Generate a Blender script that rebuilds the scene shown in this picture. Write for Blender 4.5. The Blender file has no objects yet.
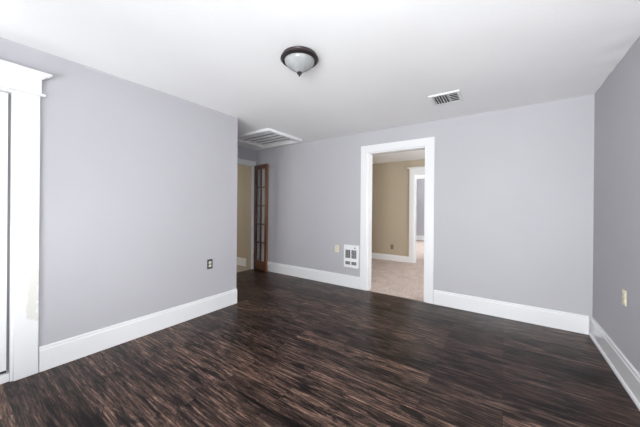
import bpy, bmesh, math, random
from mathutils import Vector, Matrix
random.seed(4)
C = bpy.context.scene.collection
SC = bpy.context.scene

# ------------------------------------------------------------------ camera
F_PX, CY_PX, YAW, PITCH, ROLL, CAM_H = 267.907, 207.953, 0.6032, -0.00115, 0.0087, 1.266
cam_d = bpy.data.cameras.new('camera')
cam = bpy.data.objects.new('camera', cam_d); C.objects.link(cam)
cam_d.sensor_width = 36.0
cam_d.lens = F_PX / 640 * 36
cam_d.shift_y = -(213.5 - CY_PX) / 640
cam_d.clip_start = 0.02
_fw = Vector((-math.sin(YAW), math.cos(YAW), 0)); _rt = Vector((math.cos(YAW), math.sin(YAW), 0)); _up = Vector((0, 0, 1))
fw = _fw * math.cos(PITCH) + _up * math.sin(PITCH)
up = _up * math.cos(PITCH) - _fw * math.sin(PITCH)
rt = _rt * math.cos(ROLL) + up * math.sin(ROLL)
up = up * math.cos(ROLL) - _rt * math.sin(ROLL)
cam.matrix_world = Matrix(((rt.x, up.x, -fw.x, 0), (rt.y, up.y, -fw.y, 0), (rt.z, up.z, -fw.z, CAM_H), (0, 0, 0, 1)))
SC.camera = cam

# ------------------------------------------------------------------ view, world, lights
SC.view_settings.view_transform = 'Standard'
SC.view_settings.look = 'None'
SC.view_settings.gamma = 1.0
SC.view_settings.use_curve_mapping = False
SC.view_settings.exposure = 0.14
w = bpy.data.worlds.new('sky'); SC.world = w
w.use_nodes = True
w.node_tree.nodes['Background'].inputs[0].default_value = (0.80, 0.88, 1.0, 1)
w.node_tree.nodes['Background'].inputs[1].default_value = 0.6

def area(name, loc, direction, sx, sy, watts, col=(1, 1, 1), spread=180):
    d = bpy.data.lights.new(name, 'AREA'); d.shape = 'RECTANGLE'
    d.size, d.size_y, d.energy, d.color = sx, sy, watts, col
    d.spread = math.radians(spread)
    o = bpy.data.objects.new(name, d); C.objects.link(o)
    o.location = loc
    o.rotation_euler = Vector(direction).to_track_quat('-Z', 'Y').to_euler()
    return o
# main room: lights added outside unseen windows, some aimed up to brighten the ceiling
FILL_COL = (0.995, 0.995, 1.0)
area('added_rear_light', (-0.05, -0.98, 1.2), (0, 1, -0.32), 1.1, 1.8, 150, FILL_COL)
area('added_uplight_far', (-0.1, -2.9, 0.2), (0, 0.8, 0.5), 3.5, 2.0, 470, FILL_COL)
area('added_uplight_near', (-0.05, -1.7, 0.2), (0, 0.8, 0.6), 1.6, 1.0, 18, FILL_COL)
area('added_uplight_left', (-1.9, -1.7, 0.2), (0, 0.8, 0.6), 1.6, 1.0, 14, FILL_COL)
area('added_side_light', (1.0, 0.4, 0.85), (-1, 0.1, -0.18), 1.6, 1.2, 21, FILL_COL, 120)
# rooms beyond the doorways: daylight in the far room, the other lights added
area('added_carpet_room_light', (1.25, 5.2, 1.5), (-1, 0, -0.15), 1.2, 1.2, 105, (0.98, 0.99, 1.0))  # added behind an unseen window to brighten the carpeted room
area('daylight_far_room', (0.05, 9.0, 1.6), (-0.8, -0.1, -0.6), 2.6, 1.0, 55, (0.97, 0.99, 1.0), 110)
area('added_far_room_uplight', (0.3, 9.4, 0.4), (-0.6, 0.15, 0.8), 2.4, 1.0, 420, (0.97, 0.99, 1.0), 110)  # added, aimed up to whiten the far room's ceiling
area('added_hall_light', (-6.2, 1.9, 1.5), (0.2, 1, -0.1), 1.0, 1.2, 15, (1.0, 0.97, 0.9))  # added inside the hall, which has no window

# ------------------------------------------------------------------ materials
def new_mat(name):
    m = bpy.data.materials.new(name); m.use_nodes = True
    return m, m.node_tree.nodes, m.node_tree.links, m.node_tree.nodes['Principled BSDF']
def paint(name, col, rough=0.5, bump=0.06, scale=120, spec=0.4, var=0.03, metallic=0.0):
    """painted or plain surface with faint mottling and roller texture"""
    m, n, l, b = new_mat(name)
    b.inputs['Roughness'].default_value = rough
    b.inputs['Metallic'].default_value = metallic
    b.inputs['Specular IOR Level'].default_value = spec
    tc = n.new('ShaderNodeTexCoord')
    nz = n.new('ShaderNodeTexNoise'); nz.inputs['Scale'].default_value = 1.7; nz.inputs['Detail'].default_value = 3
    l.new(tc.outputs['Object'], nz.inputs['Vector'])
    rp = n.new('ShaderNodeMix'); rp.data_type = 'RGBA'
    rp.inputs['A'].default_value = tuple(c * (1 - var) for c in col) + (1,)
    rp.inputs['B'].default_value = tuple(min(1, c * (1 + var)) for c in col) + (1,)
    l.new(nz.outputs['Fac'], rp.inputs['Factor'])
    l.new(rp.outputs['Result'], b.inputs['Base Color'])
    if bump:
        n2 = n.new('ShaderNodeTexNoise'); n2.inputs['Scale'].default_value = scale; n2.inputs['Detail'].default_value = 4
        l.new(tc.outputs['Object'], n2.inputs['Vector'])
        bp = n.new('ShaderNodeBump'); bp.inputs['Strength'].default_value = bump; bp.inputs['Distance'].default_value = 0.01
        l.new(n2.outputs['Fac'], bp.inputs['Height']); l.new(bp.outputs['Normal'], b.inputs['Normal'])
    return m

M_WALL = paint('lavender_grey_wall_paint', (0.470, 0.463, 0.489), 0.55, 0.05, 90)
M_CEIL = paint('white_ceiling_paint', (0.88, 0.88, 0.875), 0.7, 0.10, 60)
M_BEIGE = paint('beige_wall_paint', (0.46, 0.39, 0.29), 0.6, 0.05, 90)
M_TRIM = paint('white_gloss_trim_paint', (0.80, 0.803, 0.81), 0.2, 0.02, 25, 0.5, 0.015)
M_WHITE = paint('white_enamel', (0.82, 0.82, 0.82), 0.35, 0.0, 20, 0.5, 0.01)
M_VENT = paint('white_vent_metal', (0.78, 0.78, 0.77), 0.4, 0.0, 20, 0.5, 0.02)
M_SHUT = paint('off_white_shutter_metal', (0.80, 0.80, 0.80), 0.45, 0.0, 20, 0.4, 0.03)
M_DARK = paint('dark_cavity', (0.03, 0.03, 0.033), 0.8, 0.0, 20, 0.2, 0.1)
M_BRONZE = paint('oil_rubbed_bronze', (0.045, 0.036, 0.036), 0.30, 0.0, 20, 0.6, 0.2, 0.6)
M_IVORY = paint('ivory_plastic', (0.74, 0.68, 0.50), 0.35, 0.0, 20, 0.5, 0.02)
M_CAV = paint('grey_slat_gap_shade', (0.36, 0.36, 0.36), 0.6, 0.0, 20, 0.3, 0.03)  # shade between the shutter slats, put into the colour
M_TAPE = paint('off_white_tape', (0.58, 0.58, 0.59), 0.7, 0.02, 20, 0.3, 0.03)
M_SOCK = paint('pale_socket_plastic', (0.72, 0.70, 0.62), 0.35, 0.0, 20, 0.5, 0.02)
M_BROWNP = paint('dark_brown_plate', (0.06, 0.05, 0.042), 0.35, 0.0, 20, 0.5, 0.1)
M_GREY = paint('grey_gap_shade_and_knob', (0.16, 0.16, 0.16), 0.7, 0.0, 20, 0.3, 0.1)  # shade of the entry door's side gap; also the heater knob
M_BRASS = paint('brass', (0.55, 0.40, 0.16), 0.3, 0.0, 20, 0.5, 0.1, 1.0)
M_REG = paint('brown_register_metal', (0.16, 0.14, 0.13), 0.5, 0.0, 20, 0.4, 0.1)
M_TAN = paint('tan_plastic', (0.22, 0.16, 0.11), 0.4, 0, 20)
M_TILE = paint('pale_hall_floor', (0.52, 0.46, 0.38), 0.5, 0.05, 40, 0.4, 0.08)

def trim_worn():
    """white casing paint with a bare cream patch where it has peeled near the inner edge"""
    m, n, l, b = new_mat('white_trim_paint_with_bare_patch')
    b.inputs['Roughness'].default_value = 0.28
    geo = n.new('ShaderNodeTexCoord')
    nz = n.new('ShaderNodeTexNoise'); nz.inputs['Scale'].default_value = 16; nz.inputs['Detail'].default_value = 4
    l.new(geo.outputs['Object'], nz.inputs['Vector'])
    sp = n.new('ShaderNodeSeparateXYZ'); l.new(geo.outputs['Object'], sp.inputs[0])
    def mth(op, a, c, d=None):
        k = n.new('ShaderNodeMath'); k.operation = op
        for i, v in enumerate((a, c, d)):
            if v is None: continue
            if isinstance(v, (int, float)): k.inputs[i].default_value = v
            else: l.new(v, k.inputs[i])
        return k.outputs[0]
    # distance outside the box of the patch, wobbled by noise
    dz = mth('SUBTRACT', mth('ABSOLUTE', mth('SUBTRACT', sp.outputs[2], 0.615), 0), 0.185)
    dy = mth('MULTIPLY', mth('SUBTRACT', mth('ABSOLUTE', mth('SUBTRACT', sp.outputs[1], 0.432), 0), 0.028), 2.2)
    d = mth('MAXIMUM', dz, dy)
    wob = mth('MULTIPLY', mth('SUBTRACT', nz.outputs['Fac'], 0.5), 0.22)
    mask = mth('LESS_THAN', mth('ADD', d, wob), 0.0)
    mx = n.new('ShaderNodeMix'); mx.data_type = 'RGBA'
    mx.inputs['A'].default_value = (0.80, 0.803, 0.81, 1); mx.inputs['B'].default_value = (0.70, 0.695, 0.645, 1)
    l.new(mask, mx.inputs['Factor']); l.new(mx.outputs['Result'], b.inputs['Base Color'])
    return m
M_TRIMW = trim_worn()

def wood_floor():
    m, n, l, b = new_mat('dark_scraped_plank_floor')
    tc = n.new('ShaderNodeTexCoord')
    br = n.new('ShaderNodeTexBrick')
    br.offset = 0.37; br.offset_frequency = 2; br.squash = 1.0
    br.inputs['Scale'].default_value = 1.0
    br.inputs['Brick Width'].default_value = 1.22; br.inputs['Row Height'].default_value = 0.145
    br.inputs['Mortar Size'].default_value = 0.0012; br.inputs['Mortar Smooth'].default_value = 0.2
    br.inputs['Bias'].default_value = 0.0
    br.inputs['Color1'].default_value = (0, 0, 0, 1); br.inputs['Color2'].default_value = (1, 1, 1, 1)
    br.inputs['Mortar'].default_value = (0.5, 0.5, 0.5, 1)
    l.new(tc.outputs['Object'], br.inputs['Vector'])
    # every plank shifts its own grain
    off = n.new('ShaderNodeVectorMath'); off.operation = 'MULTIPLY_ADD'
    l.new(br.outputs['Color'], off.inputs[0]); off.inputs[1].default_value = (7, 3, 11)
    l.new(tc.outputs['Object'], off.inputs[2])
    def noise(sx, sy, detail, rough, dist=0.0):
        mp = n.new('ShaderNodeMapping'); mp.inputs['Scale'].default_value = (sx, sy, 1)
        l.new(off.outputs[0], mp.inputs['Vector'])
        z = n.new('ShaderNodeTexNoise'); z.inputs['Scale'].default_value = 1
        z.inputs['Detail'].default_value = detail; z.inputs['Roughness'].default_value = rough
        z.inputs['Distortion'].default_value = dist
        l.new(mp.outputs[0], z.inputs['Vector']); return z.outputs['Fac']
    def ramp(fac, stops):
        r = n.new('ShaderNodeValToRGB'); e = r.color_ramp.elements
        while len(e) < len(stops): e.new(0.5)
        for k, (p, c) in zip(e, stops): k.position = p; k.color = c + (1,)
        l.new(fac, r.inputs[0]); return r.outputs[0]
    def mix(kind, f, a, c):
        k = n.new('ShaderNodeMix'); k.data_type = 'RGBA'; k.blend_type = kind
        for s, v in (('Factor', f), ('A', a), ('B', c)):
            if isinstance(v, float): k.inputs[s].default_value = v
            elif isinstance(v, tuple): k.inputs[s].default_value = v
            else: l.new(v, k.inputs[s])
        return k.outputs['Result']
    grain = noise(3.6, 62, 9, 0.82, 0.25)
    fine = noise(7.0, 190, 8, 0.88, 0.1)
    blot = noise(2.8, 15, 7, 0.74, 0.6)
    base = ramp(grain, [(0.40, (0.009, 0.007, 0.0065)), (0.48, (0.048, 0.030, 0.024)), (0.55, (0.130, 0.080, 0.062)), (0.66, (0.34, 0.225, 0.172))])
    tone = ramp(br.outputs['Color'], [(0.0, (0.45, 0.45, 0.45)), (0.5, (0.92, 0.92, 0.92)), (1.0, (1.4, 1.36, 1.3))])
    col = mix('MULTIPLY', 1.0, base, tone)
    col = mix('MULTIPLY', 1.0, col, ramp(fine, [(0.40, (0.14, 0.13, 0.13)), (0.51, (1.0, 1.0, 1.0)), (0.63, (1.65, 1.6, 1.57))]))
    col = mix('MULTIPLY', 1.0, col, ramp(blot, [(0.41, (0.12, 0.14, 0.16)), (0.48, (0.85, 0.85, 0.86)), (0.60, (1.15, 1.13, 1.12))]))
    col = mix('MIX', br.outputs['Fac'], col, (0.012, 0.010, 0.010, 1))
    l.new(col, b.inputs['Base Color'])
    rr = n.new('ShaderNodeMapRange'); rr.inputs['To Min'].default_value = 0.24; rr.inputs['To Max'].default_value = 0.42
    l.new(grain, rr.inputs['Value']); l.new(rr.outputs[0], b.inputs['Roughness'])
    b.inputs['Specular IOR Level'].default_value = 0.15
    hh = n.new('ShaderNodeMath'); hh.operation = 'SUBTRACT'
    l.new(fine, hh.inputs[0]); l.new(br.outputs['Fac'], hh.inputs[1])
    bp = n.new('ShaderNodeBump'); bp.inputs['Strength'].default_value = 0.10; bp.inputs['Distance'].default_value = 0.004
    l.new(hh.outputs[0], bp.inputs['Height']); l.new(bp.outputs[0], b.inputs['Normal'])
    return m
M_FLOOR = wood_floor()

def carpet():
    m, n, l, b = new_mat('beige_loop_carpet')
    tc = n.new('ShaderNodeTexCoord')
    z = n.new('ShaderNodeTexNoise'); z.inputs['Scale'].default_value = 75; z.inputs['Detail'].default_value = 8
    z2 = n.new('ShaderNodeTexNoise'); z2.inputs['Scale'].default_value = 5; z2.inputs['Detail'].default_value = 5
    for k in (z, z2): l.new(tc.outputs['Object'], k.inputs['Vector'])
    ad = n.new('ShaderNodeMath'); ad.operation = 'MULTIPLY_ADD'; ad.inputs[1].default_value = 0.25
    l.new(z2.outputs['Fac'], ad.inputs[0]); l.new(z.outputs['Fac'], ad.inputs[2])
    r = n.new('ShaderNodeValToRGB')
    r.color_ramp.elements[0].position = 0.45; r.color_ramp.elements[0].color = (0.36, 0.288, 0.252, 1)
    r.color_ramp.elements[1].position = 0.8; r.color_ramp.elements[1].color = (0.77, 0.645, 0.585, 1)
    l.new(ad.outputs[0], r.inputs[0]); l.new(r.outputs[0], b.inputs['Base Color'])
    b.inputs['Roughness'].default_value = 0.95; b.inputs['Specular IOR Level'].default_value = 0.1
    bp = n.new('ShaderNodeBump'); bp.inputs['Strength'].default_value = 0.5; bp.inputs['Distance'].default_value = 0.01
    l.new(z.outputs['Fac'], bp.inputs['Height']); l.new(bp.outputs[0], b.inputs['Normal'])
    return m
M_CARPET = carpet()

def door_wood(name, c0, c1, rough=0.3):
    m, n, l, b = new_mat(name)
    tc = n.new('ShaderNodeTexCoord')
    mp = n.new('ShaderNodeMapping'); mp.inputs['Scale'].default_value = (40, 40, 2.5)
    l.new(tc.outputs['Object'], mp.inputs['Vector'])
    z = n.new('ShaderNodeTexNoise'); z.inputs['Scale'].default_value = 1; z.inputs['Detail'].default_value = 6
    l.new(mp.outputs[0], z.inputs['Vector'])
    r = n.new('ShaderNodeValToRGB')
    r.color_ramp.elements[0].position = 0.3; r.color_ramp.elements[0].color = c0 + (1,)
    r.color_ramp.elements[1].position = 0.7; r.color_ramp.elements[1].color = c1 + (1,)
    l.new(z.outputs['Fac'], r.inputs[0]); l.new(r.outputs[0], b.inputs['Base Color'])
    b.inputs['Roughness'].default_value = rough
    return m
M_WOOD = door_wood('varnished_reddish_wood', (0.026, 0.008, 0.004), (0.105, 0.032, 0.011))
M_EDGE = door_wood('orange_brown_wood_edge', (0.15, 0.050, 0.016), (0.28, 0.10, 0.034))
M_WOODD = door_wood('dark_varnished_wood', (0.010, 0.006, 0.005), (0.025, 0.013, 0.009))

def glass(name, fres=0.12, tint=(0.95, 0.96, 0.97)):
    """thin window glass: mostly clear, with a mirror-like share"""
    m, n, l, b = new_mat(name); n.remove(b)
    o = n['Material Output']
    t = n.new('ShaderNodeBsdfTransparent'); t.inputs[0].default_value = tint + (1,)
    g = n.new('ShaderNodeBsdfGlossy'); g.inputs['Roughness'].default_value = 0.03
    lw = n.new('ShaderNodeLayerWeight'); lw.inputs['Blend'].default_value = 0.12
    mr = n.new('ShaderNodeMapRange'); mr.inputs['To Min'].default_value = fres; mr.inputs['To Max'].default_value = 0.9
    l.new(lw.outputs['Fresnel'], mr.inputs['Value'])
    x = n.new('ShaderNodeMixShader'); l.new(mr.outputs[0], x.inputs[0]); l.new(t.outputs[0], x.inputs[1]); l.new(g.outputs[0], x.inputs[2])
    l.new(x.outputs[0], o.inputs[0])
    return m
M_GLASS = glass('window_glass', 0.05)
M_DGLASS = glass('door_pane_glass', 0.04)
def frosted():
    m, n, l, b = new_mat('frosted_white_glass')
    tc = n.new('ShaderNodeTexCoord')
    z = n.new('ShaderNodeTexNoise'); z.inputs['Scale'].default_value = 9; z.inputs['Detail'].default_value = 4; z.inputs['Distortion'].default_value = 1.5
    l.new(tc.outputs['Object'], z.inputs['Vector'])
    r = n.new('ShaderNodeValToRGB')
    r.color_ramp.elements[0].position = 0.3; r.color_ramp.elements[0].color = (0.26, 0.27, 0.27, 1)
    r.color_ramp.elements[1].position = 0.7; r.color_ramp.elements[1].color = (0.37, 0.38, 0.375, 1)
    l.new(z.outputs['Fac'], r.inputs[0]); l.new(r.outputs[0], b.inputs['Base Color'])
    b.inputs['Roughness'].default_value = 0.22; b.inputs['Specular IOR Level'].default_value = 0.6
    return m
M_FROST = frosted()

# ------------------------------------------------------------------ helpers
class MB:
    """collects shapes into ONE mesh"""
    def __init__(s): s.bm = bmesh.new()
    def box(s, x0, x1, y0, y1, z0, z1, bev=0.0, mat=None):
        r = bmesh.ops.create_cube(s.bm, size=1.0)
        vs = r['verts']
        for v in vs:
            v.co = Vector(((x0 + x1) / 2 + v.co.x * (x1 - x0), (y0 + y1) / 2 + v.co.y * (y1 - y0), (z0 + z1) / 2 + v.co.z * (z1 - z0)))
        if bev:
            es = list({e for v in vs for e in v.link_edges})
            r2 = bmesh.ops.bevel(s.bm, geom=es, offset=bev, segments=2, affect='EDGES', profile=0.5)
            vs = list({v for f in r2['faces'] for v in f.verts} | {v for v in vs if v.is_valid})
        if mat is not None:
            bmesh.ops.transform(s.bm, matrix=mat, verts=vs)
        return s
    def prism(s, prof, axis, a, b):
        """closed profile [(p,q)...] swept along an axis: 'x' -> (y,z), 'y' -> (x,z), 'z' -> (x,y)"""
        def P(p, q, t): return {'x': (t, p, q), 'y': (p, t, q), 'z': (p, q, t)}[axis]
        A = [s.bm.verts.new(P(p, q, a)) for p, q in prof]; B = [s.bm.verts.new(P(p, q, b)) for p, q in prof]
        k = len(prof)
        fs = [s.bm.faces.new((A[i], A[(i + 1) % k], B[(i + 1) % k], B[i])) for i in range(k)]
        fs += [s.bm.faces.new(A), s.bm.faces.new(B)]
        bmesh.ops.recalc_face_normals(s.bm, faces=fs)
        return s
    def lathe(s, prof, cx=0, cy=0, seg=64):
        """[(r,z)...] turned about a vertical axis"""
        rings = []
        for r, z in prof:
            if r < 1e-5: rings.append([s.bm.verts.new((cx, cy, z))])
            else: rings.append([s.bm.verts.new((cx + r * math.cos(2 * math.pi * i / seg), cy + r * math.sin(2 * math.pi * i / seg), z)) for i in range(seg)])
        fs = []
        for p, q in zip(rings, rings[1:]):
            for i in range(seg):
                j = (i + 1) % seg
                if len(p) == 1 and len(q) == 1: continue
                if len(p) == 1: fs.append(s.bm.faces.new((p[0], q[i], q[j])))
                elif len(q) == 1: fs.append(s.bm.faces.new((p[i], p[j], q[0])))
                else: fs.append(s.bm.faces.new((p[i], p[j], q[j], q[i])))
        bmesh.ops.recalc_face_normals(s.bm, faces=fs)
        return s
    def disc(s, c, normal, r, depth, seg=24):
        mt = Matrix.Translation(Vector(c)) @ Vector(normal).to_track_quat('Z', 'Y').to_matrix().to_4x4()
        bmesh.ops.create_cone(s.bm, cap_ends=True, segments=seg, radius1=r, radius2=r * 0.92, depth=depth, matrix=mt)
        return s
    def build(s, name, mat, parent=None, smooth=False, kind=None):
        me = bpy.data.meshes.new(name); s.bm.to_mesh(me); s.bm.free()
        me.materials.append(mat)
        if smooth:
            for p in me.polygons: p.use_smooth = True
            try: me.set_sharp_from_angle(angle=math.radians(40))
            except Exception: pass
        o = bpy.data.objects.new(name, me); C.objects.link(o)
        if parent is not None: o.parent = parent
        if kind: o['kind'] = kind
        return o
def struct(name, mb, mat, smooth=False): return mb.build(name, mat, None, smooth, 'structure')
def thing(name, label, cat, loc=(0, 0, 0), rotz=0.0, group=None):
    o = bpy.data.objects.new(name, None); C.objects.link(o)
    o.empty_display_size = 0.1
    o.location = loc; o.rotation_euler = (0, 0, rotz)
    o['label'] = label; o['category'] = cat
    if group: o['group'] = group
    return o

# ------------------------------------------------------------------ dimensions (metres; camera stands above the origin)
XL, XR, YB, YR, H = -2.908, 0.742, 3.804, -0.75, 2.44
YE = 2.291                    # where the left wall ends and the alcove opens
XA = -4.24                    # alcove's left wall
YB2 = 3.935                   # far face of the back wall
YC, YC2 = 6.325, 6.445        # beige wall of the carpeted room
YF = 11.0                     # far wall of the last room
DX0, DX1, DZ = -1.735, -0.880, 2.113       # doorway in the back wall
EX0, EX1, EZ = -1.715, -0.90, 2.055        # doorway in the beige wall
AY0, AY1, AZ = 2.82, 3.69, 2.11           # doorway in the alcove wall
LY0, LY1, LZ = -0.50, 0.338, 2.085         # door in the left wall

# ------------------------------------------------------------------ structure
struct('floor', MB().box(XA, XR, YR, YB, -0.05, 0.0), M_FLOOR)
struct('floor_carpet_room', MB().box(-3.6, 1.0, YB, YC2, -0.05, 0.004), M_CARPET)
struct('floor_far_room', MB().box(-4.2, -0.3, YC2, YF, -0.05, 0.003), M_CARPET)
struct('floor_hall', MB().box(-6.8, XA, 1.7, YB, -0.05, 0.004), M_TILE)

def ceiling_mesh():
    """old plaster ceiling: a slightly uneven slab"""
    mb = MB(); bm = mb.bm
    nx, ny = 84, 84
    x0, x1, y0, y1 = XA - 0.10, XR + 0.12, YR - 0.12, YB + 0.15
    from mathutils import noise
    g = []
    for j in range(ny + 1):
        row = []
        for i in range(nx + 1):
            x = x0 + (x1 - x0) * i / nx; y = y0 + (y1 - y0) * j / ny
            k = 0.15 + 0.85 * min(1.0, max(0.0, (x - 0.54) / 0.19))      # waviest along the right wall
            z = H + k * (0.012 * noise.noise(Vector((x * 1.4, y * 2.2, 3.1))) + 0.013 * noise.noise(Vector((x * 5, y * 6, 1.7))))
            row.append(bm.verts.new((x, y, z)))
        g.append(row)
    for j in range(ny):
        for i in range(nx):
            bm.faces.new((g[j][i], g[j + 1][i], g[j + 1][i + 1], g[j][i + 1]))
    ret = bmesh.ops.extrude_face_region(bm, geom=bm.faces[:])
    for v in ret['geom']:
        if isinstance(v, bmesh.types.BMVert): v.co.z = H + 0.12
    bmesh.ops.recalc_face_normals(bm, faces=bm.faces[:])
    return mb
struct('ceiling', ceiling_mesh(), M_CEIL, True)
struct('ceiling_carpet_room', MB().box(-3.6, 1.0, YB2, YC, 2.385, 2.55), M_CEIL)
struct('ceiling_far_room', MB().box(-4.2, -0.3, YC2, YF, 2.44, 2.55), M_CEIL)
struct('ceiling_hall', MB().box(-6.8, XA - 0.12, 1.7, YB, 2.44, 2.55), M_CEIL)
WT = H + 0.03   # walls run up into the ceiling slab
struct('wall_left', MB().box(XL - 0.12, XL, YR, LY0, 0, WT).box(XL - 0.12, XL, LY1, YE, 0, WT).box(XL - 0.12, XL, LY0, LY1, LZ, WT), M_WALL)
struct('wall_alcove_front', MB().box(XA, XL - 0.12, YE - 0.12, YE, 0, WT), M_WALL)
struct('wall_alcove_left', MB().box(XA - 0.12, XA, 1.7, AY0, 0, WT).box(XA - 0.12, XA, AY1, YB, 0, WT).box(XA - 0.12, XA, AY0, AY1, AZ, WT), M_WALL)
struct('wall_back', MB().box(XA - 0.12, DX0, YB, YB2 - 0.06, 0, WT).box(DX1, XR + 0.12, YB, YB2 - 0.06, 0, WT).box(DX0, DX1, YB, YB2 - 0.06, DZ, WT), M_WALL)
struct('wall_carpet_room_front', MB().box(-3.72, DX0, YB2 - 0.06, YB2, 0, 2.55).box(DX1, 1.12, YB2 - 0.06, YB2, 0, 2.55).box(DX0, DX1, YB2 - 0.06, YB2, DZ, 2.55), M_BEIGE)
# right wall and rear wall, with unseen windows added to let light in
SW0, SW1, SWZ, WZ0, WZ1 = -0.50, 1.25, 0.20, 0.80, 2.12
RWA, RWB, RWC, RWD = -2.45, -1.35, -0.60, 0.50
struct('wall_right', MB().box(XR, XR + 0.12, YR - 0.12, SW0, 0, WT).box(XR, XR + 0.12, SW1, YB, 0, WT).box(XR, XR + 0.12, SW0, SW1, 0, SWZ).box(XR, XR + 0.12, SW0, SW1, WZ1, WT), M_WALL)
struct('wall_rear', MB().box(XL - 0.12, RWA, YR - 0.12, YR, 0, WT).box(RWB, RWC, YR - 0.12, YR, 0, WT).box(RWD, XR, YR - 0.12, YR, 0, WT).box(RWA, RWB, YR - 0.12, YR, 0, SWZ).box(RWA, RWB, YR - 0.12, YR, WZ1, WT).box(RWC, RWD, YR - 0.12, YR, 0, SWZ).box(RWC, RWD, YR - 0.12, YR, WZ1, WT), M_WALL)
# rooms beyond
struct('wall_carpet_room_back', MB().box(-3.72, EX0, YC, YC2, 0, 2.55).box(EX1, 1.12, YC, YC2, 0, 2.55).box(EX0, EX1, YC, YC2, EZ, 2.55), M_BEIGE)
struct('wall_carpet_room_left', MB().box(-3.72, -3.6, YB2, YC, 0, 2.55), M_BEIGE)
struct('wall_carpet_room_right', MB().box(1.0, 1.12, YB2, 4.6, 0, 2.55).box(1.0, 1.12, 5.8, YC, 0, 2.55).box(1.0, 1.12, 4.6, 5.8, 0, 0.9).box(1.0, 1.12, 4.6, 5.8, 2.1, 2.55), M_BEIGE)
struct('wall_far_room_back', MB().box(-4.32, -0.18, YF, YF + 0.12, 0, 2.55), M_WALL)
struct('wall_far_room_left', MB().box(-4.32, -4.2, YC2, YF, 0, 2.55), M_WALL)
struct('wall_far_room_right', MB().box(-0.3, -0.18, YC2, 7.7, 0, 2.55).box(-0.3, -0.18, 10.3, YF, 0, 2.55).box(-0.3, -0.18, 7.7, 10.3, 0, 0.8).box(-0.3, -0.18, 7.7, 10.3, 2.15, 2.55), M_WALL)
struct('wall_hall_back', MB().box(-6.8, XA - 0.12, YB, YB + 0.12, 0, 2.55), M_BEIGE)
struct('wall_hall_left', MB().box(-6.92, -6.8, 1.58, YB + 0.12, 0, 2.55), M_BEIGE)
struct('wall_hall_front', MB().box(-6.8, XA - 0.12, 1.58, 1.7, 0, 2.55), M_BEIGE)

def window(name, axis, pos, a0, a1, z0, z1, depth=0.12):
    """double-hung window filling an opening; axis 'y' = in a wall facing along y"""
    def bx(mb, p0, p1, q0, q1, zz0, zz1, bev=0.004):
        if axis == 'y': mb.box(p0, p1, q0, q1, zz0, zz1, bev)
        else: mb.box(q0, q1, p0, p1, zz0, zz1, bev)
        return mb
    s = 1 if depth > 0 else -1
    lo, hi = sorted((pos, pos + depth))
    fr = MB(); t = 0.05
    bx(fr, a0, a0 + t, lo, hi, z0, z1); bx(fr, a1 - t, a1, lo, hi, z0, z1)
    bx(fr, a0 + t, a1 - t, lo, hi, z0, z0 + t); bx(fr, a0 + t, a1 - t, lo, hi, z1 - t, z1)
    mid = (a0 + a1) / 2; zm = (z0 + z1) / 2
    bx(fr, mid - 0.04, mid + 0.04, lo + 0.02, hi - 0.02, z0 + t, z1 - t)
    bx(fr, a0 + t, mid - 0.04, lo + 0.03, hi - 0.03, zm - 0.02, zm + 0.02); bx(fr, mid + 0.04, a1 - t, lo + 0.03, hi - 0.03, zm - 0.02, zm + 0.02)
    o = struct(name, fr, M_TRIM)
    g = MB(); c = (lo + hi) / 2
    for p0, p1 in ((a0 + t, mid - 0.04), (mid + 0.04, a1 - t)):
        bx(g, p0, p1, c - 0.002, c + 0.002, z0 + t, zm - 0.02, 0); bx(g, p0, p1, c - 0.002, c + 0.002, zm + 0.02, z1 - t, 0)
    g.build('pane', M_GLASS, o)
    k = MB()
    q0, q1 = sorted((pos, pos - s * 0.02))
    bx(k, a0 - 0.11, a0, q0, q1, z0, z1 + 0.11); bx(k, a1, a1 + 0.11, q0, q1, z0, z1 + 0.11); bx(k, a0, a1, q0, q1, z1, z1 + 0.11)
    k.build('window_casing', M_TRIM, o)
    q0, q1 = sorted((pos, pos - s * 0.05))
    bx(MB(), a0 - 0.13, a1 + 0.13, q0, q1, z0 - 0.03, z0).build('window_sill', M_TRIM, o)
    return o
window('added_window_1', 'y', YR, RWA, RWB, SWZ, WZ1, -0.12)  # unseen, added so light enters from behind the camera
window('added_window_5', 'y', YR, RWC, RWD, SWZ, WZ1, -0.12)  # unseen, added close behind the camera for the main light
window('added_window_2', 'x', XR, SW0, SW1, SWZ, WZ1, 0.12)  # unseen, added with a low sill to light the left wall
window('added_window_3', 'x', 1.0, 4.6, 5.8, 0.9, 2.1, 0.12)  # unseen, added to let light into the carpeted room
window('window_4', 'x', -0.3, 7.7, 10.3, 0.8, 2.15, 0.12)

# ------------------------------------------------------------------ baseboards
BH = 0.188
def base_prof(s, d, h=BH, shoe=False):
    """board with an eased top bead, on the right wall with a quarter-round shoe; d = wall plane, s = side it faces"""
    foot = [(d + s * 0.030, 0.0), (d + s * 0.030, 0.012), (d + s * 0.026, 0.022), (d + s * 0.018, 0.029)] if shoe else [(d + s * 0.018, 0.0)]
    return [(d, 0.0)] + foot + [(d + s * 0.018, h - 0.030), (d + s * 0.014, h - 0.022), (d + s * 0.014, h - 0.006), (d + s * 0.010, h), (d, h)]
struct('baseboard_left', MB().prism(base_prof(1, XL), 'y', LY1 + 0.131, YE), M_TRIM)
struct('baseboard_back', MB().prism(base_prof(-1, YB), 'x', XA, DX0 - 0.112), M_TRIM)
struct('baseboard_back_right', MB().prism(base_prof(-1, YB), 'x', DX1 + 0.112, XR - 0.030), M_TRIM)
struct('baseboard_right', MB().prism(base_prof(-1, XR, BH, True), 'y', YR, YB), M_TRIM)
struct('baseboard_rear', MB().prism(base_prof(1, YR, 0.16), 'x', XL, XR - 0.030), M_TRIM)
struct('baseboard_alcove', MB().prism(base_prof(1, YE), 'x', XA, XL - 0.12), M_TRIM)
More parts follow.
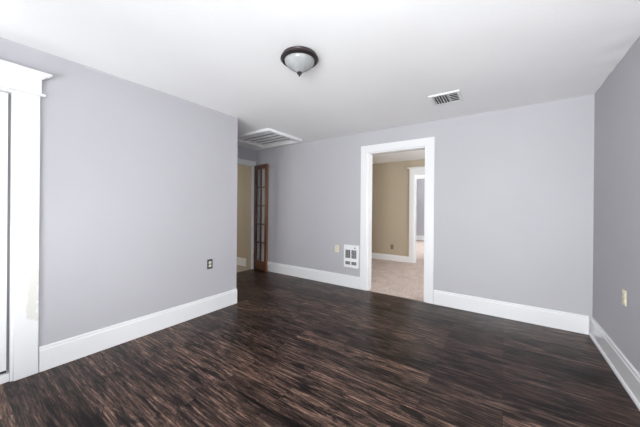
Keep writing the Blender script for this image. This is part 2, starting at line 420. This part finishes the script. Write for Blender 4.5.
struct('baseboard_carpet_room', MB().prism(base_prof(-1, YC, 0.142), 'x', -3.6, EX0 - 0.113), M_TRIM)
struct('baseboard_far_room', MB().prism(base_prof(-1, YF, 0.19), 'x', -4.2, -0.3), M_TRIM)
struct('baseboard_hall', MB().prism(base_prof(-1, YB, 0.17), 'x', -6.8, XA - 0.14), M_TRIM)

# ------------------------------------------------------------------ door casings (trim)
def casing_back():
    cw, t, bv = 0.110, 0.020, 0.004
    mb = MB()
    mb.box(DX0 - cw, DX0, YB - t, YB, 0, DZ + cw, bv); mb.box(DX1, DX1 + cw, YB - t, YB, 0, DZ + cw, bv)
    mb.box(DX0 - 0.001, DX1 + 0.001, YB - t, YB, DZ, DZ + cw, bv)
    # jamb lining and its stop
    mb.box(DX0 - 0.001, DX0 + 0.016, YB - 0.004, YB2 + 0.004, 0, DZ); mb.box(DX1 - 0.016, DX1 + 0.001, YB - 0.004, YB2 + 0.004, 0, DZ)
    mb.box(DX0 + 0.016, DX1 - 0.016, YB - 0.004, YB2 + 0.004, DZ - 0.016, DZ + 0.001)
    # casing on the far side
    mb.box(DX0 - cw, DX0, YB2, YB2 + t, 0, DZ + cw, bv); mb.box(DX1, DX1 + cw, YB2, YB2 + t, 0, DZ + cw, bv); mb.box(DX0, DX1, YB2, YB2 + t, DZ, DZ + cw, bv)
    return mb
struct('trim_1', casing_back(), M_TRIM)
def casing_alcove():
    cw, t = 0.085, 0.020
    mb = MB()
    mb.box(XA, XA + t, AY1, AY1 + cw, 0, AZ + 0.001, 0.003); mb.box(XA, XA + t, AY0 - cw, AY0, 0, AZ + 0.001, 0.003)
    mb.box(XA, XA + t + 0.004, AY0 - cw - 0.01, AY1 + cw + 0.01, AZ, AZ + 0.090, 0.003)
    mb.box(XA - 0.124, XA + 0.004, AY0 - 0.001, AY0 + 0.016, 0, AZ)
    mb.box(XA - 0.124, XA + 0.004, AY0 + 0.016, AY1 - 0.016, AZ - 0.016, AZ + 0.001)
    return mb
struct('trim_2', casing_alcove(), M_TRIM)
struct('trim_6', MB().box(XA - 0.124, XA + 0.002, AY1 - 0.014, AY1 + 0.001, 0, AZ - 0.017), M_BEIGE)
def casing_beige():
    cw, t = 0.113, 0.020
    mb = MB()
    mb.box(EX0 - cw, EX0, YC - t, YC, 0, EZ, 0.003); mb.box(EX1, EX1 + cw, YC - t, YC, 0, EZ, 0.003)
    mb.box(EX0 - cw, EX1 + cw, YC - t - 0.004, YC, EZ, EZ + 0.135, 0.003)
    mb.box(EX0 - cw - 0.045, EX1 + cw + 0.045, YC - t - 0.035, YC, EZ + 0.135, EZ + 0.160, 0.005)
    mb.box(EX0 - 0.001, EX0 + 0.016, YC - 0.004, YC2 + 0.004, 0, EZ); mb.box(EX1 - 0.016, EX1 + 0.001, YC - 0.004, YC2 + 0.004, 0, EZ)
    mb.box(EX0 + 0.016, EX1 - 0.016, YC - 0.004, YC2 + 0.004, EZ - 0.016, EZ + 0.001)
    return mb
struct('trim_3', casing_beige(), M_TRIM)
def casing_left():
    """legs, bead, frieze and crowned cap round the entry door"""
    mb = MB(); y0, y1 = LY0, LY1; cw = 0.127
    mb.box(XL, XL + 0.020, y1, y1 + cw, 0, 2.090, 0.004); mb.box(XL, XL + 0.020, y0 - cw, y0, 0, 2.090, 0.004)
    mb.box(XL, XL + 0.036, y0 - cw - 0.026, y1 + cw + 0.026, 2.088, 2.106, 0.005)
    mb.box(XL, XL + 0.022, y0 - cw - 0.004, y1 + cw + 0.006, 2.105, 2.215)
    # crown: profile swept along y, with the ends returned by a stepped stack
    for a, z0, z1 in ((0.012, 2.214, 2.224), (0.024, 2.223, 2.233), (0.038, 2.232, 2.242), (0.050, 2.241, 2.258)):
        mb.box(XL, XL + 0.022 + a, y0 - cw - a, y1 + cw + a + 0.004, z0, z1, 0.003)
    # jamb lining
    mb.box(XL - 0.12, XL + 0.004, y1 - 0.014, y1 + 0.001, 0, LZ); mb.box(XL - 0.12, XL + 0.004, y0 - 0.001, y0 + 0.014, 0, LZ)
    mb.box(XL - 0.12, XL + 0.004, y0 + 0.014, y1 - 0.014, LZ - 0.014, LZ + 0.004)
    return mb
struct('trim_4', casing_left(), M_TRIMW)
# lifted strip of ceiling tape along the left wall's top edge
struct('trim_5', MB().box(XL, XL + 0.004, 0.735, 1.01, H - 0.014, H - 0.007, 0.001), M_TAPE)

# ------------------------------------------------------------------ entry door in the left wall (mostly out of frame)
def entry_door():
    xf = XL - 0.030                     # face of the leaf
    y0, y1, z0, z1 = LY0 + 0.018, LY1 - 0.027, 0.078, LZ - 0.018
    mb = MB(); st = 0.11
    mb.box(xf - 0.040, xf, y0, y0 + st, z0, z1, 0.002); mb.box(xf - 0.040, xf, y1 - st, y1, z0, z1, 0.002)
    for a, b in ((z0, z0 + 0.22), (0.95, 1.08), (z1 - 0.12, z1)): mb.box(xf - 0.040, xf, y0 + st, y1 - st, a, b, 0.002)
    d = struct('door_1', mb, M_TRIM)
    for a, b in ((z0 + 0.22, 0.95), (1.08, z1 - 0.12)):
        MB().box(xf - 0.030, xf - 0.012, y0 + st, y1 - st, a, b, 0.005).build('door_panel', M_TRIM, d)
    MB().box(xf - 0.045, xf - 0.004, y1 + 0.001, LY1 - 0.015, z0, z1).build('side_gap_shade', M_GREY, d)  # dark strip put in as the shade of the side gap
    MB().box(XL - 0.115, XL - 0.006, LY0 + 0.015, LY1 - 0.015, 0, 0.060, 0.004).build('threshold', M_TRIM, d)
    MB().box(xf - 0.036, xf - 0.006, y0, y1, 0.060, 0.078).build('bottom_gap_shade', M_DARK, d)  # dark strip standing for the shade under the leaf
    k = MB(); k.disc((xf + 0.006, y0 + 0.065, 0.98), (1, 0, 0), 0.028, 0.012); k.disc((xf + 0.03, y0 + 0.065, 0.98), (1, 0, 0), 0.010, 0.05); k.disc((xf + 0.062, y0 + 0.065, 0.98), (1, 0, 0), 0.027, 0.03)
    k.build('door_knob', M_BRASS, d)
entry_door()

# ------------------------------------------------------------------ folding french door standing open in the alcove
def french_door():
    hx, hy, tx, ty = -4.213, 3.742, -3.785, 3.666
    W = math.hypot(tx - hx, ty - hy); T = 0.038; Z0, Z1 = 0.012, 2.105
    root = thing('french_door', 'narrow reddish-brown french door with glass panes standing open in the alcove', 'door', (hx, hy, 0), math.atan2(ty - hy, tx - hx))
    st, rail, brail, mt = 0.062, 0.085, 0.190, 0.024
    # local x along the leaf, local y 0 (front) .. T (back)
    for x0, x1 in ((0, st), (W - st, W)):
        MB().box(x0, x1, 0, T, Z0, Z1, 0.003).build('stile', M_WOOD, root)
    MB().box(st, W - st, 0.001, T - 0.001, Z1 - rail, Z1, 0.002).build('top_rail', M_WOOD, root)
    MB().box(st, W - st, 0.001, T - 0.001, Z0, Z0 + brail, 0.002).build('bottom_rail', M_WOOD, root)
    e = MB().box(W, W + 0.003, 0.002, T - 0.002, Z0, Z1).build('edge_strip', M_EDGE, root); e['label'] = 'lighter orange-brown wood edge'
    gx0, gx1, gz0, gz1 = st, W - st, Z0 + brail, Z1 - rail
    mid = (gx0 + gx1) / 2
    MB().box(mid - mt / 2, mid + mt / 2, 0.004, T - 0.004, gz0, gz1, 0.003).build('vertical_muntin', M_WOOD, root)
    n = 5; hgt = (gz1 - gz0) / n
    for i in range(1, n):
        z = gz0 + i * hgt
        o = MB().box(gx0, mid - mt / 2, 0.006, T - 0.006, z - mt / 2, z + mt / 2, 0.003).box(mid + mt / 2, gx1, 0.006, T - 0.006, z - mt / 2, z + mt / 2, 0.003).build('horizontal_muntin', M_WOODD, root)
    for i in range(n):
        for x0, x1 in ((gx0, mid - mt / 2), (mid + mt / 2, gx1)):
            a = gz0 + i * hgt + (mt / 2 if i else 0); b = gz0 + (i + 1) * hgt - (mt / 2 if i < n - 1 else 0)
            MB().box(x0, x1, T / 2 - 0.002, T / 2 + 0.002, a, b).build('glass_pane', M_DGLASS, root)
    for z in (0.25, 1.02, 1.80):
        h = MB().box(-0.012, 0.0, 0.004, T - 0.004, z - 0.045, z + 0.045); h.build('hinge', M_BRASS, root)
french_door()

# ------------------------------------------------------------------ ceiling light
def ceiling_light():
    cx, cy, zt = -1.309, 1.606, H - 0.002
    root = thing('ceiling_light', 'flush dome ceiling light with dark bronze ring and frosted white bowl', 'ceiling light', (cx, cy, zt))
    MB().lathe([(0, 0), (0.122, 0), (0.131, -0.006), (0.136, -0.014), (0.134, -0.019), (0.143, -0.027), (0.146, -0.036), (0.140, -0.043), (0.130, -0.049), (0.122, -0.050), (0.117, -0.046), (0.113, -0.036), (0, -0.034)]).build('bronze_ring', M_BRONZE, root, True)
    prof = [(0.116, -0.040)]
    for i in range(0, 17):
        t = i / 16
        prof.append((0.116 * (1 - t ** 1.75) if i < 16 else 0.0, -0.046 - 0.092 * t))
    MB().lathe(prof).build('glass_bowl', M_FROST, root, True)
    MB().lathe([(0.0, -0.126), (0.017, -0.130), (0.021, -0.137), (0.017, -0.144), (0.009, -0.149), (0.008, -0.155), (0.005, -0.162), (0, -0.165)], seg=32).build('finial', M_BRONZE, root, True)
ceiling_light()

# ------------------------------------------------------------------ square ceiling register
def ceiling_vent():
    x0, x1, y0, y1 = -0.668, -0.372, 2.945, 3.245
    cx, cy = (x0 + x1) / 2, (y0 + y1) / 2; hw, hd = (x1 - x0) / 2, (y1 - y0) / 2
    root = thing('ceiling_vent', 'small white square ceiling vent with slanted louvers near the back wall', 'vent', (cx, cy, H - 0.006))
    f = 0.030; mb = MB()
    def rimbox(a0, a1, b0, b1): mb.box(a0, a1, b0, b1, -0.007, 0.008, 0.003)
    rimbox(-hw, hw, -hd, -hd + f); rimbox(-hw, hw, hd - f, hd); rimbox(-hw, -hw + f, -hd + f, hd - f); rimbox(hw - f, hw, -hd + f, hd - f)
    mb.build('frame', M_VENT, root)
    MB().box(-hw + f, hw - f, -hd + f, hd - f, 0.001, 0.004).build('duct_opening', M_DARK, root)
    xs = -hw + f + (2 * hw - 2 * f) * 0.66             # blades across the left two thirds, bars on the rest
    k = 6
    for i in range(k):
        x = -hw + f + (xs + hw - f) * (i + 0.5) / k
        mt = Matrix.Translation((x, 0, -0.006)) @ Matrix.Rotation(math.radians(40), 4, 'Y')
        MB().box(-0.0125, 0.0125, -hd + f, hd - f, -0.0010, 0.0010, 0, mt).build('louver', M_VENT, root)
    MB().box(xs - 0.003, xs + 0.003, -hd + f, hd - f, -0.008, 0.002).build('divider', M_VENT, root)
    for i in range(5):
        y = -hd + f + (2 * hd - 2 * f) * (i + 0.5) / 5
        mt = Matrix.Translation(((xs + hw - f) / 2, y, -0.005)) @ Matrix.Rotation(math.radians(34), 4, 'X')
        w2 = (hw - f - xs) / 2
        MB().box(-w2, w2, -0.008, 0.008, -0.001, 0.001, 0, mt).build('louver', M_VENT, root)
ceiling_vent()

# ------------------------------------------------------------------ large shutter grille in the alcove ceiling
def ceiling_shutter():
    x0, x1, y0, y1 = -3.80, -2.885, 2.822, 3.640
    root = thing('ceiling_fan_shutter', 'large off-white slatted shutter frame on the ceiling by the alcove', 'ceiling grille', ((x0 + x1) / 2, (y0 + y1) / 2, H - 0.005))
    hw, hd = (x1 - x0) / 2, (y1 - y0) / 2
    def ring(inset, wid, zb, zt, bev):
        a, b = hw - inset, hd - inset
        m = MB()
        for a0, a1, b0, b1 in ((-a, a, -b, -b + wid), (-a, a, b - wid, b), (-a, -a + wid, -b + wid, b - wid), (a - wid, a, -b + wid, b - wid)):
            m.box(a0, a1, b0, b1, zb, zt, bev)
        return m
    ring(0, 0.036, -0.036, 0.012, 0.004).build('frame', M_SHUT, root)
    ring(0.052, 0.034, -0.024, 0.010, 0.003).build('inner_frame', M_SHUT, root)
    f = 0.092; k = 5; d = (2 * hd - 2 * f) / k
    for i in range(k):
        yc = -hd + f + d * (i + 0.5)
        mt = Matrix.Translation((0, yc, -0.017)) @ Matrix.Rotation(math.radians(9), 4, 'X')
        MB().box(-hw + f, hw - f, -d / 2 + 0.002, d / 2 - 0.001, -0.003, 0.003, 0, mt).build('slat', M_SHUT, root)
    MB().box(-hw + 0.03, hw - 0.03, -hd + 0.03, hd - 0.03, 0.0, 0.003).build('gap_shade_sheet', M_CAV, root)  # grey sheet that gives the slat gaps their shade
ceiling_shutter()

# ------------------------------------------------------------------ electric wall heater by the doorway
def wall_heater():
    x0, x1, z0, z1 = -2.128, -1.865, 0.318, 0.676
    root = thing('wall_heater', 'white electric wall heater with slotted grilles left of the doorway', 'heater', ((x0 + x1) / 2, YB, z0))
    hw = (x1 - x0) / 2; hh = z1 - z0; dp = 0.030
    MB().box(-hw, hw, -dp, -0.0005, 0, hh, 0.005).build('cover', M_WHITE, root)
    MB().box(-hw + 0.012, hw - 0.012, -dp - 0.004, -dp + 0.001, 0.012, hh - 0.012, 0.003).build('front_panel', M_WHITE, root)
    y = -dp - 0.004
    for zc0, zc1, rows in ((0.150, 0.282, 8), (0.048, 0.098, 3)):
        for xa, xb in ((-0.098, -0.010), (0.010, 0.098)):
            mb = MB(); cols = 3
            for r in range(rows):
                for c in range(cols):
                    wx = (xb - xa) / cols; hz = (zc1 - zc0) / rows
                    mb.box(xa + wx * c + 0.0012, xa + wx * (c + 1) - 0.0012, y - 0.0012, y + 0.001, zc0 + hz * r + 0.0016, zc0 + hz * (r + 1) - 0.0016)
            g = mb.build('grille_slots', M_DARK, root); g['label'] = 'block of dark slots'
    MB().disc((0.070, y - 0.004, 0.315), (0, -1, 0), 0.011, 0.009).build('thermostat_knob', M_GREY, root, True)
    for xs, zs in ((-0.105, 0.335), (0.105, 0.022), (-0.105, 0.022)):
        MB().disc((xs, y - 0.0005, zs), (0, -1, 0), 0.004, 0.003, 12).build('screw', M_VENT, root)
wall_heater()

# ------------------------------------------------------------------ outlets: built facing local -y, then turned to their wall
def outlet(label, loc, rotz, plate_mat, sock_mat):
    root = thing('wall_outlet', label, 'outlet', loc, rotz, 'wall outlets')
    MB().box(-0.035, 0.035, -0.006, 0.0005, -0.0575, 0.0575, 0.003).build('cover_plate', plate_mat, root)
    for zc in (0.020, -0.020):
        MB().box(-0.017, 0.017, -0.0085, -0.005, zc - 0.0145, zc + 0.0145, 0.003).build('receptacle', sock_mat, root)
        mb = MB()
        for xs in (-0.006, 0.006): mb.box(xs - 0.0012, xs + 0.0012, -0.0092, -0.008, zc - 0.001, zc + 0.008)
        mb.disc((0, -0.0086, zc - 0.007), (0, -1, 0), 0.0026, 0.0012, 10)
        mb.build('slots', M_DARK, root)
    MB().disc((0, -0.0065, 0), (0, -1, 0), 0.003, 0.002, 10).build('screw', M_BRASS, root)
outlet('pale outlet in a dark brown plate low on the left wall', (XL, 1.900, 0.578), math.pi / 2, M_BROWNP, M_SOCK)
outlet('ivory outlet low on the back wall just left of the white heater', (-2.272, YB, 0.592), 0.0, M_IVORY, M_IVORY)
outlet('ivory outlet low on the right wall above its baseboard', (XR, 2.93, 0.617), -math.pi / 2, M_IVORY, M_IVORY)
outlet('small brownish outlet on the beige wall seen through the doorway', (-2.232, YC, 0.335), 0.0, M_TAN, M_TAN)

# ------------------------------------------------------------------ floor register in the far room
def register():
    x0, x1, y0, y1 = -3.05, -2.45, YF - 0.20, YF - 0.05
    root = thing('floor_register', 'dark floor register by the far baseboard beyond both doorways', 'vent', ((x0 + x1) / 2, (y0 + y1) / 2, 0.003))
    hw, hd = (x1 - x0) / 2, (y1 - y0) / 2
    MB().box(-hw, hw, -hd, -hd + 0.02, 0, 0.012, 0.002).box(-hw, hw, hd - 0.02, hd, 0, 0.012, 0.002).box(-hw, -hw + 0.02, -hd + 0.02, hd - 0.02, 0, 0.012, 0.002).box(hw - 0.02, hw, -hd + 0.02, hd - 0.02, 0, 0.012, 0.002).build('frame', M_REG, root)
    mb = MB()
    for i in range(24):
        x = -hw + 0.02 + (2 * hw - 0.04) * (i + 0.5) / 24
        mb.box(x - 0.005, x + 0.005, -hd + 0.02, hd - 0.02, 0, 0.008)
    mb.build('grille', M_REG, root)
register()
